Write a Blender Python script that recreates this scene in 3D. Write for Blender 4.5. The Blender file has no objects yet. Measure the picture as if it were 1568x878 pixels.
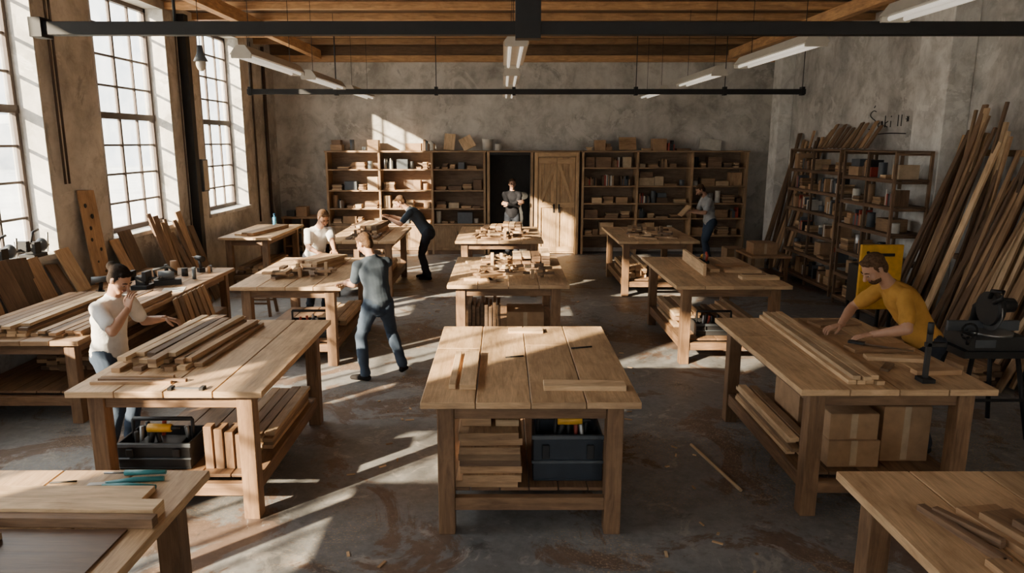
import bpy, bmesh, math, random
from mathutils import Vector as V, Matrix, Euler, noise
from mathutils.bvhtree import BVHTree
rnd = random.Random(11)
Z = V((0,0,1))

# ------------------------------------------------------------------ materials
def newmat(name):
    m = bpy.data.materials.new(name); m.use_nodes = True
    nt = m.node_tree
    return m, nt, nt.nodes['Principled BSDF']
def nd(nt, t, **kw):
    n = nt.nodes.new(t)
    for k, v in kw.items(): setattr(n, k, v)
    return n
def ramp(nt, fac, stops):
    r = nd(nt, 'ShaderNodeValToRGB')
    e = r.color_ramp.elements
    while len(e) < len(stops): e.new(0.5)
    for i, (p, c) in enumerate(stops):
        e[i].position = p
        e[i].color = (*c, 1) if len(c) == 3 else c
    nt.links.new(fac, r.inputs[0]); return r.outputs[0]
def noise_n(nt, vec, scale, detail=4, rough=.55, dist=0.0):
    n = nd(nt, 'ShaderNodeTexNoise')
    n.inputs['Scale'].default_value = scale; n.inputs['Detail'].default_value = detail
    n.inputs['Roughness'].default_value = rough; n.inputs['Distortion'].default_value = dist
    nt.links.new(vec, n.inputs['Vector']); return n.outputs[0]
def mapping(nt, vec, scale):
    mp = nd(nt, 'ShaderNodeMapping'); mp.inputs['Scale'].default_value = scale
    nt.links.new(vec, mp.inputs['Vector']); return mp.outputs[0]
def mix(nt, mode, fac, a, b):
    m = nd(nt, 'ShaderNodeMix', data_type='RGBA', blend_type=mode)
    if isinstance(fac, (int, float)): m.inputs[0].default_value = fac
    else: nt.links.new(fac, m.inputs[0])
    for s, x in ((6, a), (7, b)):
        if isinstance(x, tuple): m.inputs[s].default_value = (*x, 1)
        else: nt.links.new(x, m.inputs[s])
    return m.outputs[2]
def bump(nt, b, h, strength=.3, dist=.01):
    n = nd(nt, 'ShaderNodeBump'); n.inputs['Strength'].default_value = strength
    n.inputs['Distance'].default_value = dist
    nt.links.new(h, n.inputs['Height']); nt.links.new(n.outputs[0], b.inputs['Normal'])
def wood(name, light, dark, var=.3, rough=.6, g=1.0):
    m, nt, b = newmat(name)
    uv = nd(nt, 'ShaderNodeTexCoord').outputs['UV']
    n1 = noise_n(nt, mapping(nt, uv, (1.3*g, 13*g, 1)), 1.5, 6, .62, 1.4)
    mid = tuple((a*.55+c*.45) for a, c in zip(light, dark))
    c = ramp(nt, n1, [(.3, dark), (.47, mid), (.68, light)])
    n2 = noise_n(nt, mapping(nt, uv, (1.6, 3, 1)), 1.5, 5, .65, .6)
    c = mix(nt, 'MULTIPLY', .7, c, ramp(nt, n2, [(.3, (.55,.5,.46)), (.6, (1.08,1.08,1.08))]))
    n3 = noise_n(nt, mapping(nt, uv, (5, 120, 1)), 1.5, 3)
    c = mix(nt, 'MULTIPLY', .4, c, ramp(nt, n3, [(.35, (.6,.58,.55)), (.6, (1,1,1))]))
    geo = nd(nt, 'ShaderNodeNewGeometry')
    mr = nd(nt, 'ShaderNodeMapRange'); mr.inputs[3].default_value = 1-var; mr.inputs[4].default_value = 1+var*.5
    nt.links.new(geo.outputs['Random Per Island'], mr.inputs[0])
    hs = nd(nt, 'ShaderNodeHueSaturation'); nt.links.new(mr.outputs[0], hs.inputs['Value'])
    nt.links.new(c, hs.inputs['Color']); nt.links.new(hs.outputs[0], b.inputs['Base Color'])
    b.inputs['Roughness'].default_value = rough
    bump(nt, b, n1, .25, .004)
    return m
def plain(name, col, rough=.6, metal=0.0, var=.15, nscale=12, bs=0.0, spec=.5):
    m, nt, b = newmat(name)
    co = nd(nt, 'ShaderNodeTexCoord').outputs['Object']
    n = noise_n(nt, co, nscale, 4)
    lo = tuple(x*(1-var) for x in col); hi = tuple(min(1, x*(1+var)) for x in col)
    nt.links.new(ramp(nt, n, [(.3, lo), (.7, hi)]), b.inputs['Base Color'])
    b.inputs['Roughness'].default_value = rough; b.inputs['Metallic'].default_value = metal
    b.inputs['Specular IOR Level'].default_value = spec
    if bs: bump(nt, b, n, bs, .01)
    return m
def plaster(name, lo, mid, hi, sc=1.0):
    m, nt, b = newmat(name)
    co = nd(nt, 'ShaderNodeTexCoord').outputs['Object']
    n1 = noise_n(nt, co, .7*sc, 8, .62, .4)
    c = ramp(nt, n1, [(.34, lo), (.46, mid), (.58, hi), (.75, tuple(x*1.15 for x in hi))])
    st = noise_n(nt, mapping(nt, co, (1.5, 1.5, .7)), 1.2, 6, .65)
    c = mix(nt, 'MULTIPLY', .5, c, ramp(nt, st, [(.34, (.5,.48,.45)), (.55, (1,1,1))]))
    n2 = noise_n(nt, co, 3.0, 9, .72, .6)
    c = mix(nt, 'MULTIPLY', .65, c, ramp(nt, n2, [(.36, (.6,.58,.55)), (.52, (1,1,1)), (.7, (1.18,1.18,1.18))]))
    n6 = noise_n(nt, co, .9*sc, 10, .7, 1.0)
    c = mix(nt, 'MIX', ramp(nt, n6, [(.575, (0,0,0)), (.59, (.5,.5,.5))]), c, tuple(x*1.12 for x in hi))
    n7 = noise_n(nt, mapping(nt, co, (1, 1, .8)), 1.3*sc, 10, .7, .8)
    c = mix(nt, 'MIX', ramp(nt, n7, [(.36, (.5,.5,.5)), (.39, (0,0,0))]), c, tuple(x*.65 for x in lo))
    nt.links.new(c, b.inputs['Base Color']); b.inputs['Roughness'].default_value = .88
    bump(nt, b, n2, .35, .02)
    return m
def floor_mat():
    m, nt, b = newmat('worn_concrete_floor')
    co = nd(nt, 'ShaderNodeTexCoord').outputs['Object']
    n1 = noise_n(nt, co, .55, 8, .65, .3)
    c = ramp(nt, n1, [(.3, (.135,.136,.138)), (.5, (.21,.211,.212)), (.7, (.29,.287,.282))])
    n2 = noise_n(nt, co, 1.1, 10, .72, .9)
    c = mix(nt, 'MIX', ramp(nt, n2, [(.53, (0,0,0)), (.565, (.85,.85,.85))]), c, (.155,.095,.062))
    n3 = noise_n(nt, co, 2.6, 10, .75, 1.2)
    c = mix(nt, 'MIX', ramp(nt, n3, [(.57, (0,0,0)), (.62, (.75,.75,.75))]), c, (.37,.345,.315))
    n5 = noise_n(nt, co, 1.9, 8, .7, .4)
    c = mix(nt, 'MIX', ramp(nt, n5, [(.34, (.75,.75,.75)), (.40, (0,0,0))]), c, (.06,.057,.055))
    n8 = noise_n(nt, co, 60, 3, .7)
    n9 = noise_n(nt, co, .8, 4, .6)
    dust = mix(nt, 'MULTIPLY', 1.0, ramp(nt, n8, [(.55, (0,0,0)), (.61, (1,1,1))]), ramp(nt, n9, [(.46, (0,0,0)), (.6, (.85,.85,.85))]))
    c = mix(nt, 'MIX', dust, c, (.46,.33,.20))
    n4 = noise_n(nt, co, 14, 6, .7)
    c = mix(nt, 'MULTIPLY', .6, c, ramp(nt, n4, [(.35, (.6,.6,.6)), (.6, (1.05,1.05,1.05))]))
    nt.links.new(c, b.inputs['Base Color'])
    nt.links.new(ramp(nt, n1, [(.3, (.42,.42,.42)), (.7, (.7,.7,.7))]), b.inputs['Roughness'])
    bump(nt, b, n3, .25, .01)
    return m
M = {}
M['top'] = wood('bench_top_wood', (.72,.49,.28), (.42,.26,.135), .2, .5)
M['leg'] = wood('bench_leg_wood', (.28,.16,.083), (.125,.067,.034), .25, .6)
M['pine'] = wood('pine_board', (.76,.55,.33), (.50,.32,.17), .3, .6)
M['oak'] = wood('oak_board', (.50,.315,.17), (.26,.15,.077), .45, .6)
M['dark'] = wood('dark_board', (.25,.15,.085), (.10,.058,.033), .5, .65)
M['stain'] = wood('stained_board', (.14,.075,.042), (.07,.036,.02), .1, .4)
M['shelfw'] = wood('shelf_wood', (.48,.31,.17), (.27,.165,.09), .25, .65)
M['backp'] = wood('shelf_back_panel', (.28,.195,.13), (.17,.112,.07), .1, .7)
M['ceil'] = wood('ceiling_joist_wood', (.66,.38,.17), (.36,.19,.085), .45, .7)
M['deck'] = wood('ceiling_deck_wood', (.20,.115,.058), (.10,.055,.028), .35, .75)  # shade between the joists is put into the dark deck colour
M['doorw'] = wood('door_wood', (.68,.45,.24), (.44,.27,.13), .15, .55)
M['wall'] = plaster('aged_plaster', (.31,.29,.262), (.49,.465,.42), (.61,.58,.53))
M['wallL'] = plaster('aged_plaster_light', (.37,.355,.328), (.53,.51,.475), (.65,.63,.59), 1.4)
M['pil'] = plaster('pale_pilaster_plaster', (.60,.58,.55), (.74,.72,.68), (.80,.78,.74), 2)
M['floor'] = floor_mat()
M['iron'] = plain('black_iron', (.012,.012,.013), .6, .2)
M['frame'] = plain('rusty_window_frame', (.06,.04,.03), .7)
M['steel'] = plain('brushed_steel', (.3,.3,.3), .35, .9)
M['white'] = plain('white_enamel', (.50,.465,.40), .5, 0, .05)
M['card'] = plain('cardboard', (.38,.235,.13), .85)
M['cardl'] = plain('pale_cardboard', (.50,.38,.25), .85)
M['grey'] = plain('grey_plastic', (.08,.092,.105), .5)
M['navyp'] = plain('dark_blue_grey_plastic', (.022,.03,.042), .45)
M['black'] = plain('black_rubber', (.015,.015,.016), .55)
M['yellow'] = plain('yellow_plastic', (.75,.40,.03), .45)
M['red'] = plain('red_plastic', (.35,.05,.03), .5)
M['teal'] = plain('teal_handle', (.03,.2,.22), .45)
M['paper'] = plain('paper', (.6,.57,.5), .8)
M['void'] = plain('dark_recess_paint', (.03,.029,.028), .9)  # near-black colour stands in for shade in the alcove and template holes
M['blueb'] = plain('blue_bottle', (.05,.2,.35), .4)
M['skin'] = plain('skin', (.45,.25,.16), .55, 0, .08, 20)
M['lip'] = plain('lip', (.33,.14,.11), .5)
M['eye'] = plain('eye', (.03,.02,.015), .3)
M['eyew'] = plain('eye_white', (.5,.47,.43), .3)
M['hair_brown'] = plain('hair_brown', (.085,.046,.024), .85, 0, .5, 60, .5, .2)
M['hair_dark'] = plain('hair_dark', (.02,.014,.011), .85, 0, .5, 60, .5, .15)
def cloth(n, c): return plain(n, c, .95, 0, .14, 9, .35, .15)
M['c_white'] = cloth('white_cotton', (.66,.65,.63)); M['c_navy'] = cloth('slate_cotton', (.05,.065,.085))
M['c_must'] = cloth('mustard_cotton', (.46,.24,.055)); M['c_grey'] = cloth('grey_cotton', (.38,.385,.39))
M['c_black'] = cloth('black_cotton', (.014,.014,.017)); M['jeans'] = cloth('denim', (.05,.07,.105))
M['pants'] = cloth('dark_work_trousers', (.03,.034,.045)); M['shoe'] = cloth('shoe_leather', (.018,.016,.016))
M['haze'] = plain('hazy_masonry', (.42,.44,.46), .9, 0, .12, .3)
M['ground'] = plain('outdoor_gravel', (.30,.30,.28), .95, 0, .2, .5)
def tubem():
    m, nt, b = newmat('fluorescent_tube_glass')
    b.inputs['Base Color'].default_value = (.85,.85,.82,1); b.inputs['Emission Color'].default_value = (1,.9,.76,1); b.inputs['Emission Strength'].default_value = .6
    return m
M['tube'] = tubem()
def glassm():
    m = bpy.data.materials.new('dusty_window_glass'); m.use_nodes = True
    nt = m.node_tree; nt.nodes.clear()
    o = nd(nt, 'ShaderNodeOutputMaterial'); t = nd(nt, 'ShaderNodeBsdfTransparent'); d = nd(nt, 'ShaderNodeBsdfTranslucent')
    t.inputs[0].default_value = (.92,.95,.96,1); d.inputs[0].default_value = (.8,.8,.78,1)
    co = nd(nt, 'ShaderNodeTexCoord').outputs['Object']
    f = ramp(nt, noise_n(nt, co, 2.2, 6, .7), [(.35, (.03,.03,.03)), (.7, (.16,.16,.16))])
    mx = nd(nt, 'ShaderNodeMixShader'); nt.links.new(f, mx.inputs[0])
    nt.links.new(t.outputs[0], mx.inputs[1]); nt.links.new(d.outputs[0], mx.inputs[2]); nt.links.new(mx.outputs[0], o.inputs[0])
    return m
M['glass'] = glassm()

# ------------------------------------------------------------------ mesh builder
def perp(t):
    a = V((0,0,1)) if abs(t.z) < .9 else V((1,0,0))
    return (a - t*a.dot(t)).normalized()
def tube_geo(pts, rad, side=None, n=14, caps=True):
    P = [V(p) for p in pts]; R = [(r, r) if isinstance(r, (int, float)) else r for r in rad]
    k = len(P); T = []
    for i in range(k):
        a = P[max(0, i-1)]; b = P[min(k-1, i+1)]; T.append((b-a).normalized())
    rings = []
    if caps:
        for a in (78, 52, 26):
            s, c = math.sin(math.radians(a)), math.cos(math.radians(a)); rm = min(R[0])
            rings.append((P[0]-T[0]*rm*s, T[0], (R[0][0]*c, R[0][1]*c)))
    for i in range(k): rings.append((P[i], T[i], R[i]))
    if caps:
        for a in (26, 52, 78):
            s, c = math.sin(math.radians(a)), math.cos(math.radians(a)); rm = min(R[-1])
            rings.append((P[-1]+T[-1]*rm*s, T[-1], (R[-1][0]*c, R[-1][1]*c)))
    vs = []; fs = []; u0 = V(side) if side is not None else perp(T[0])
    for c, t, r in rings:
        u = u0 - t*u0.dot(t)
        u = u.normalized() if u.length > 1e-5 else perp(t)
        if side is None: u0 = u
        w = t.cross(u)
        for j in range(n):
            a = 2*math.pi*j/n
            vs.append(c + u*(r[0]*math.cos(a)) + w*(r[1]*math.sin(a)))
    nr = len(rings)
    for i in range(nr-1):
        for j in range(n):
            fs.append((i*n+j, i*n+(j+1) % n, (i+1)*n+(j+1) % n, (i+1)*n+j))
    fs.append(tuple(range(n-1, -1, -1))); fs.append(tuple((nr-1)*n+j for j in range(n)))
    return vs, fs
def ell_geo(c, r, fr=None, nu=16, nv=10):
    c = V(c); fr = fr or (V((1,0,0)), V((0,1,0)), V((0,0,1)))
    vs = [c + fr[2]*r[2]]; fs = []
    for i in range(1, nv):
        ph = math.pi*i/nv
        for j in range(nu):
            th = 2*math.pi*j/nu
            vs.append(c + fr[0]*(r[0]*math.sin(ph)*math.cos(th)) + fr[1]*(r[1]*math.sin(ph)*math.sin(th)) + fr[2]*(r[2]*math.cos(ph)))
    vs.append(c - fr[2]*r[2]); L = len(vs)-1
    for j in range(nu): fs.append((0, 1+j, 1+(j+1) % nu))
    for i in range(nv-2):
        for j in range(nu):
            a = 1+i*nu; fs.append((a+j, a+nu+j, a+nu+(j+1) % nu, a+(j+1) % nu))
    a = 1+(nv-2)*nu
    for j in range(nu): fs.append((a+j, L, a+(j+1) % nu))
    return vs, fs

class MB:
    def __init__(s, name): s.name = name; s.v = []; s.f = []; s.m = []; s.uv = []; s.sm = []; s.mats = []
    def mi(s, k):
        if k not in s.mats: s.mats.append(k)
        return s.mats.index(k)
    def obox(s, c, ax, half, mat):
        c = V(c); base = len(s.v); L = max(range(3), key=lambda i: half[i])
        ou, ov = rnd.uniform(0, 50), rnd.uniform(0, 50); mi = s.mi(mat)
        loc = []
        for sx in (-1, 1):
            for sy in (-1, 1):
                for sz in (-1, 1):
                    l = (sx*half[0], sy*half[1], sz*half[2]); loc.append(l)
                    s.v.append(c + ax[0]*l[0] + ax[1]*l[1] + ax[2]*l[2])
        for q, na in (((0,1,3,2),0), ((4,6,7,5),0), ((0,4,5,1),1), ((2,3,7,6),1), ((0,2,6,4),2), ((1,5,7,3),2)):
            s.f.append(tuple(base+i for i in q)); s.m.append(mi); s.sm.append(False)
            oth = [i for i in range(3) if i != na]
            ua = L if L in oth else oth[0]; va = [i for i in oth if i != ua][0]
            s.uv.append([(loc[i][ua]+ou, loc[i][va]+ov+na*.37) for i in q])
    def box(s, x0, x1, y0, y1, z0, z1, mat, ang=0.0):
        c = V(((x0+x1)/2, (y0+y1)/2, (z0+z1)/2)); ca, sa = math.cos(ang), math.sin(ang)
        s.obox(c, (V((ca, sa, 0)), V((-sa, ca, 0)), Z), ((x1-x0)/2, (y1-y0)/2, (z1-z0)/2), mat)
    def beam(s, p0, p1, w, t, mat, side=None):
        p0, p1 = V(p0), V(p1); d = (p1-p0); L = d.length; d.normalize()
        u = V(side) if side is not None else perp(d).cross(d)
        u = (u - d*u.dot(d)).normalized(); s.obox((p0+p1)/2, (d, u, d.cross(u)), (L/2, w/2, t/2), mat)
    def geo(s, g, mat, smooth=True):
        vs, fs = g; b = len(s.v); s.v += [V(x) for x in vs]; mi = s.mi(mat)
        for f in fs:
            s.f.append(tuple(b+i for i in f)); s.m.append(mi); s.sm.append(smooth and len(f) < 5)
            s.uv.append([((vs[i][0]+vs[i][1]), vs[i][2]) for i in f])
    def cyl(s, p0, p1, r0, r1=None, mat='iron', n=14):
        r1 = r0 if r1 is None else r1
        s.geo(tube_geo([p0, p1], [r0, r1], None, n, False), mat)
    def tube(s, pts, r, mat, n=10, side=None):
        s.geo(tube_geo(pts, [r]*len(pts) if isinstance(r, (int, float)) else r, side, n, False), mat)
    def ell(s, c, r, mat): s.geo(ell_geo(c, r), mat)
    def done(s, bevel=.0025):
        me = bpy.data.meshes.new(s.name)
        xs = [v.x for v in s.v]; ys = [v.y for v in s.v]; zs = [v.z for v in s.v]
        c = V(((min(xs)+max(xs))/2, (min(ys)+max(ys))/2, min(zs)))
        me.from_pydata([tuple(v-c) for v in s.v], [], s.f)
        for k in s.mats: me.materials.append(M[k])
        me.polygons.foreach_set('material_index', s.m); me.polygons.foreach_set('use_smooth', s.sm)
        ul = me.uv_layers.new(name='UVMap'); flat = []
        for p in s.uv:
            for q in p: flat += [q[0], q[1]]
        ul.data.foreach_set('uv', flat); me.update()
        o = bpy.data.objects.new(s.name, me); bpy.context.scene.collection.objects.link(o); o.location = c
        if bevel:
            md = o.modifiers.new('bevel', 'BEVEL'); md.width = bevel; md.segments = 1; md.limit_method = 'ANGLE'; md.angle_limit = math.radians(60)
        return o

# ------------------------------------------------------------------ room
XL, XR, YB, YF, ZC = -5.3, 6.35, 17.2, -4.2, 4.75
SILL, WTOP = 1.3, 4.62
wins = [(-.2, 1.9), (3.1, 5.2), (6.4, 8.5), (9.7, 11.8), (13.0, 15.05)]
fill_wins = [(-3.2, -.6), (1.6, 4.2)]  # unseen windows behind the camera, added for frontal fill light
b = MB('floor'); b.box(XL-.4, XR+.3, YF-.3, YB+.3, -.1, 0, 'floor'); b.done(0)
b = MB('ground_outside'); b.box(-90, XL-.45, -60, 90, -.4, -.3, 'ground'); b.done(0)
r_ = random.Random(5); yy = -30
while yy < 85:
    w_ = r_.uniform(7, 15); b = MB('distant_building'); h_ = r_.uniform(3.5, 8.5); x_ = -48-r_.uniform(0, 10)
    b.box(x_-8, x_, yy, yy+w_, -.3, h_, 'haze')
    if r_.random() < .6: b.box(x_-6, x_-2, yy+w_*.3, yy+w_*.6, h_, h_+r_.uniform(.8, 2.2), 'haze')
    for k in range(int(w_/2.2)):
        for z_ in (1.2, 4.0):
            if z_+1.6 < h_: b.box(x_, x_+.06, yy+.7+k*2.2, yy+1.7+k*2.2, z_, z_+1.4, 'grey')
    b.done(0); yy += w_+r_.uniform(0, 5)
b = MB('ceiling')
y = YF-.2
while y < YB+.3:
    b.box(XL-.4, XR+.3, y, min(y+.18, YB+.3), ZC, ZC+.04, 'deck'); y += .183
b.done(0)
b = MB('ceiling_joists')
y = -3.42
while y < 16.6:
    b.box(XL, XR, y, y+.12, ZC-.11, ZC-.001, 'ceil'); y += 1.02
b.box(XL, XR, YB-.14, YB-.002, ZC-.36, ZC-.22, 'ceil'); b.box(XL, XR, YB-.12, YB-.002, ZC-.21, ZC-.002, 'deck')
b.done()
b = MB('ceiling_beams')
for x in (-4.2, 5.2): b.box(x-.07, x+.07, YF+.01, YB-.15, ZC-.30, ZC-.112, 'ceil')
b.done()
b = MB('wall_back'); b.box(XL-.4, XR+.3, YB, YB+.3, 0, ZC, 'wall'); b.done(0)
b = MB('wall_front'); b.box(XL-.4, XR+.3, YF-.3, YF, 0, SILL, 'wall'); b.box(XL-.4, XR+.3, YF-.3, YF, 4.0, ZC, 'wall')
e = XL-.4
for (a, c) in fill_wins: b.box(e, a, YF-.3, YF, SILL, 4.0, 'wall'); e = c
b.box(e, XR+.3, YF-.3, YF, SILL, 4.0, 'wall'); b.done(0)
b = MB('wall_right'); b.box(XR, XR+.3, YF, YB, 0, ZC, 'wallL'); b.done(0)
b = MB('trim_pilaster_right')
b.box(6.0, XR-.001, 10.05, 10.8, .001, ZC-.12, 'pil'); b.box(6.05, XR-.001, 16.2, 16.65, .001, ZC-.12, 'pil'); b.box(6.0, XR-.001, 3.9, 4.5, .001, ZC-.12, 'pil')
b.done(.01)
b = MB('wall_left')
b.box(XL-.4, XL, YF, YB, 0, SILL, 'wall'); b.box(XL-.4, XL, YF, YB, WTOP, ZC, 'wall')
e = YF
for (a, c) in wins:
    b.box(XL-.4, XL, e, a, SILL, WTOP, 'wall'); e = c
b.box(XL-.4, XL, e, YB, SILL, WTOP, 'wall'); b.done(0)
b = MB('trim_window_reveals')
for (a, c) in wins:
    b.box(XL-.3, XL+.05, a-.03, c+.03, SILL-.05, SILL+.012, 'wallL')
    b.box(XL-.26, XL+.012, a-.002, a+.018, SILL+.013, WTOP, 'wallL'); b.box(XL-.26, XL+.012, c-.018, c+.002, SILL+.013, WTOP, 'wallL')
b.done(.004)
for i, (a, c) in enumerate(wins):
    b = MB('window_%d' % (i+1)); x = XL-.3; z0 = SILL+.012
    A, C = a+.02, c-.02
    for (y0, y1, q0, q1) in ((A, A+.06, z0, WTOP), (C-.06, C, z0, WTOP), (A, C, z0, z0+.07), (A, C, WTOP-.06, WTOP)):
        b.box(x-.03, x+.04, y0, y1, q0, q1, 'frame')
    zm = z0+(WTOP-z0)*.5; b.box(x-.035, x+.05, A, C, zm-.045, zm+.045, 'frame')
    for k in range(1, 4):
        yy = A+(C-A)*k/4; w = .024 if k == 2 else .015; b.box(x-.015, x+.025, yy-w, yy+w, z0, WTOP, 'frame')
    for k in range(1, 8):
        if k == 4: continue
        zz = z0+(WTOP-z0)*k/8; b.box(x-.013, x+.023, A, C, zz-.014, zz+.014, 'frame')
    b.box(x-.002, x+.002, A+.01, C-.01, z0+.01, WTOP-.01, 'glass')
    b.done(0)
for i, (a, c) in enumerate(fill_wins):
    b = MB('window_%d' % (i+1+len(wins))); y = YF-.2  # added opening that lets in fill light, out of view
    for k in range(6):
        xx = a+(c-a)*k/5; b.box(xx-.02, xx+.02, y-.03, y+.03, SILL, 4.0, 'frame')
    for k in range(7):
        zz = SILL+(4.0-SILL)*k/6; b.box(a, c, y-.02, y+.02, zz-.02, zz+.02, 'frame')
    b.box(a, c, y-.002, y+.002, SILL, 4.0, 'glass'); b.done(0)

b = MB('overhead_track_rail'); b.box(-3.67, XR-.02, 5.95, 6.05, 3.43, 3.53, 'iron'); b.box(-3.72, -3.62, 5.92, 6.08, 3.41, 3.56, 'iron')
b.box(.1, .3, 5.93, 6.07, 3.4, ZC-.02, 'iron'); b.cyl((4.15, 6, 3.5), (4.15, 6, ZC-.02), .015); b.cyl((-2.6, 6, 3.5), (-2.6, 6, ZC-.02), .012); b.done()
b = MB('overhead_track_rail'); b.box(-4.6, 5.45, 13.35, 13.45, 3.44, 3.53, 'iron')
for x in (-4.55, -3, -1.2, .2, 2.4, 4, 5.4): b.cyl((x, 13.4, 3.5), (x, 13.4, ZC-.02), .008); b.box(x-.03, x+.03, 13.34, 13.46, 3.42, 3.57, 'iron')
b.done()
b = MB('steel_column'); b.box(XL+.001, XL+.14, 12.25, 12.4, 0.001, ZC-.12, 'iron'); b.done()
for (yy, r) in ((8.72, .014), (8.8, .014), (12.1, .012), (15.6, .02), (16.4, .035)):
    b = MB('wall_conduit'); b.cyl((XL+.04, yy, 2.1 if yy < 10 else .9), (XL+.04, yy, ZC-.12), r, None, 'frame'); b.done(0)
b = MB('electrical_panel_box'); b.box(XL+.001, XL+.12, 12.55, 12.8, 1.75, 2.3, 'grey'); b.box(XL+.12, XL+.13, 12.57, 12.78, 1.77, 2.28, 'steel'); b.done()

def fixture(x, y0, y1, z=3.55):
    b = MB('fluorescent_light_fixture')
    vs = [V((x+dx, y, z+dz)) for y in (y0, y1) for dx, dz in ((-.05, .10), (.05, .10), (.125, .0), (-.125, .0))]
    b.geo((vs, [(0,1,2,3), (7,6,5,4), (0,4,5,1), (1,5,6,2), (2,6,7,3), (3,7,4,0)]), 'white', False)
    for dx in (-.06, .06): b.cyl((x+dx, y0+.05, z-.018), (x+dx, y1-.05, z-.018), .018, None, 'tube', 10)
    for yy in (y0, y1-.03): b.box(x-.11, x+.11, yy, yy+.03, z-.04, z, 'white')
    for yy in (y0+.3, y1-.3): b.cyl((x, yy, z+.09), (x, yy, ZC-.005), .004, None, 'iron', 6)
    b.done(0)
for x, segs in ((-2.9, ((8.3, 10.5), (11.1, 13.2), (14.0, 16.2))), (.13, ((7.3, 9.5), (10.5, 12.6), (14.0, 16.0))), (3.05, ((3.9, 5.9), (7.3, 9.5), (10.5, 12.6), (14.0, 16.0)))):
    for s_ in segs: fixture(x, *s_)
b = MB('pendant_work_lamp'); p = V((-3.75, 9.3, 3.55))
b.cyl(p+V((0,0,.2)), (p.x, p.y, ZC-.005), .005, None, 'iron', 6); b.tube([p+V((0,0,.22)), p+V((0,0,.12)), p+V((0,0,.03))], [.03, .045, .09], 'grey'); b.ell(p, (.06, .06, .09), 'white'); b.done(0)

cu = bpy.data.curves.new('painted_wall_lettering', 'CURVE'); cu.dimensions = '3D'; cu.bevel_depth = .008; cu.resolution_u = 6
def stroke(pts):
    sp = cu.splines.new('BEZIER'); sp.bezier_points.add(len(pts)-1)
    for i, (a, c) in enumerate(pts):
        q = sp.bezier_points[i]; q.co = (XR-.004, 12.75-a*1.0, 2.88+c*.9); q.handle_left_type = q.handle_right_type = 'AUTO'
stroke([(.22,.24),(.1,.26),(.02,.19),(.1,.12),(.2,.06),(.16,-.06),(.0,-.08)]); stroke([(.12,.32),(.16,.36)]); stroke([(.36,.04),(.3,0),(.35,-.05),(.42,0),(.42,.06),(.44,-.05)])
stroke([(.52,.16),(.52,-.05)]); stroke([(.62,.06),(.53,.0),(.62,-.05)]); stroke([(.7,.06),(.7,-.05)]); stroke([(.7,.13),(.71,.15)]); stroke([(.92,.16),(.92,-.04)]); stroke([(1.02,.16),(1.02,-.04)])
for k in range(3):
    a = k*math.pi/3; stroke([(1.2+.05*math.cos(a), .08+.05*math.sin(a)), (1.2-.05*math.cos(a), .08-.05*math.sin(a))])
stroke([(.2,-.18),(.6,-.16),(1.2,-.17)])
cu.materials.append(M['iron']); o = bpy.data.objects.new('painted_wall_lettering', cu); bpy.context.scene.collection.objects.link(o)

# ------------------------------------------------------------------ workbenches
TH = .97
def bench(x0, x1, y0, y1, h=TH, n=4, shelf=True, ov=.1, leg=.11, topm='top'):
    b = MB('workbench'); w = (x1-x0)/n
    for i in range(n):
        a = x0+i*w+.003; c = x0+(i+1)*w-.003
        if i % 2 == 0 and y1-y0 > 1.5:
            ys = y0+(y1-y0)*rnd.uniform(.35, .7)
            b.box(a, c, y0, ys-.002, h-.045, h, topm); b.box(a, c, ys+.002, y1, h-.045, h, topm)
        else: b.box(a, c, y0, y1, h-.045, h, topm)
    X0, X1, Y0, Y1 = x0+ov, x1-ov, y0+ov*.8, y1-ov*.8
    for lx in (X0, X1-leg):
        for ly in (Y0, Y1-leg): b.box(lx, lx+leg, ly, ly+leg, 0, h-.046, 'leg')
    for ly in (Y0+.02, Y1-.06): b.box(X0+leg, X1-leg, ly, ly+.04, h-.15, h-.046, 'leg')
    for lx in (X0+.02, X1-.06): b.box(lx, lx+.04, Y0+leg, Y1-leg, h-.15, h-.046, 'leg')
    if shelf:
        for ly in (Y0+.015, Y1-.075): b.box(X0+leg, X1-leg, ly, ly+.06, .17, .26, 'leg')
        for lx in (X0+.015, X1-.075): b.box(lx, lx+.06, Y0+leg, Y1-leg, .17, .26, 'leg')
        k = max(3, int((X1-X0)/.2)); ww = (X1-X0-.02)/k
        for i in range(k): b.box(X0+.01+i*ww+.003, X0+.01+(i+1)*ww-.003, Y0+leg+.005, Y1-leg-.005, .261, .285, 'leg')
    return b.done(.004)
bench(-.53, .89, 4.34, 6.27); bench(-.65, .78, 8.16, 10.25); bench(-.80, .68, 11.9, 14.0)
bench(-2.92, -1.60, 4.54, 6.51); bench(-3.13, -1.85, 8.05, 10.2); bench(-3.0, -1.78, 11.9, 14.0)
bench(2.0, 3.33, 4.58, 6.59); bench(2.0, 3.35, 8.12, 10.25); bench(1.93, 3.3, 11.9, 14.0)
bench(-2.95, -1.48, 1.45, 3.38); bench(1.68, 3.15, 1.45, 3.37)
bench(-5.0, -4.05, 12.5, 14.6, .95, 3)
bench(-5.2, -3.86, 6.3, 10.2, .82, 5, True, .08, .1, 'oak')
SH = .286

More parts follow.
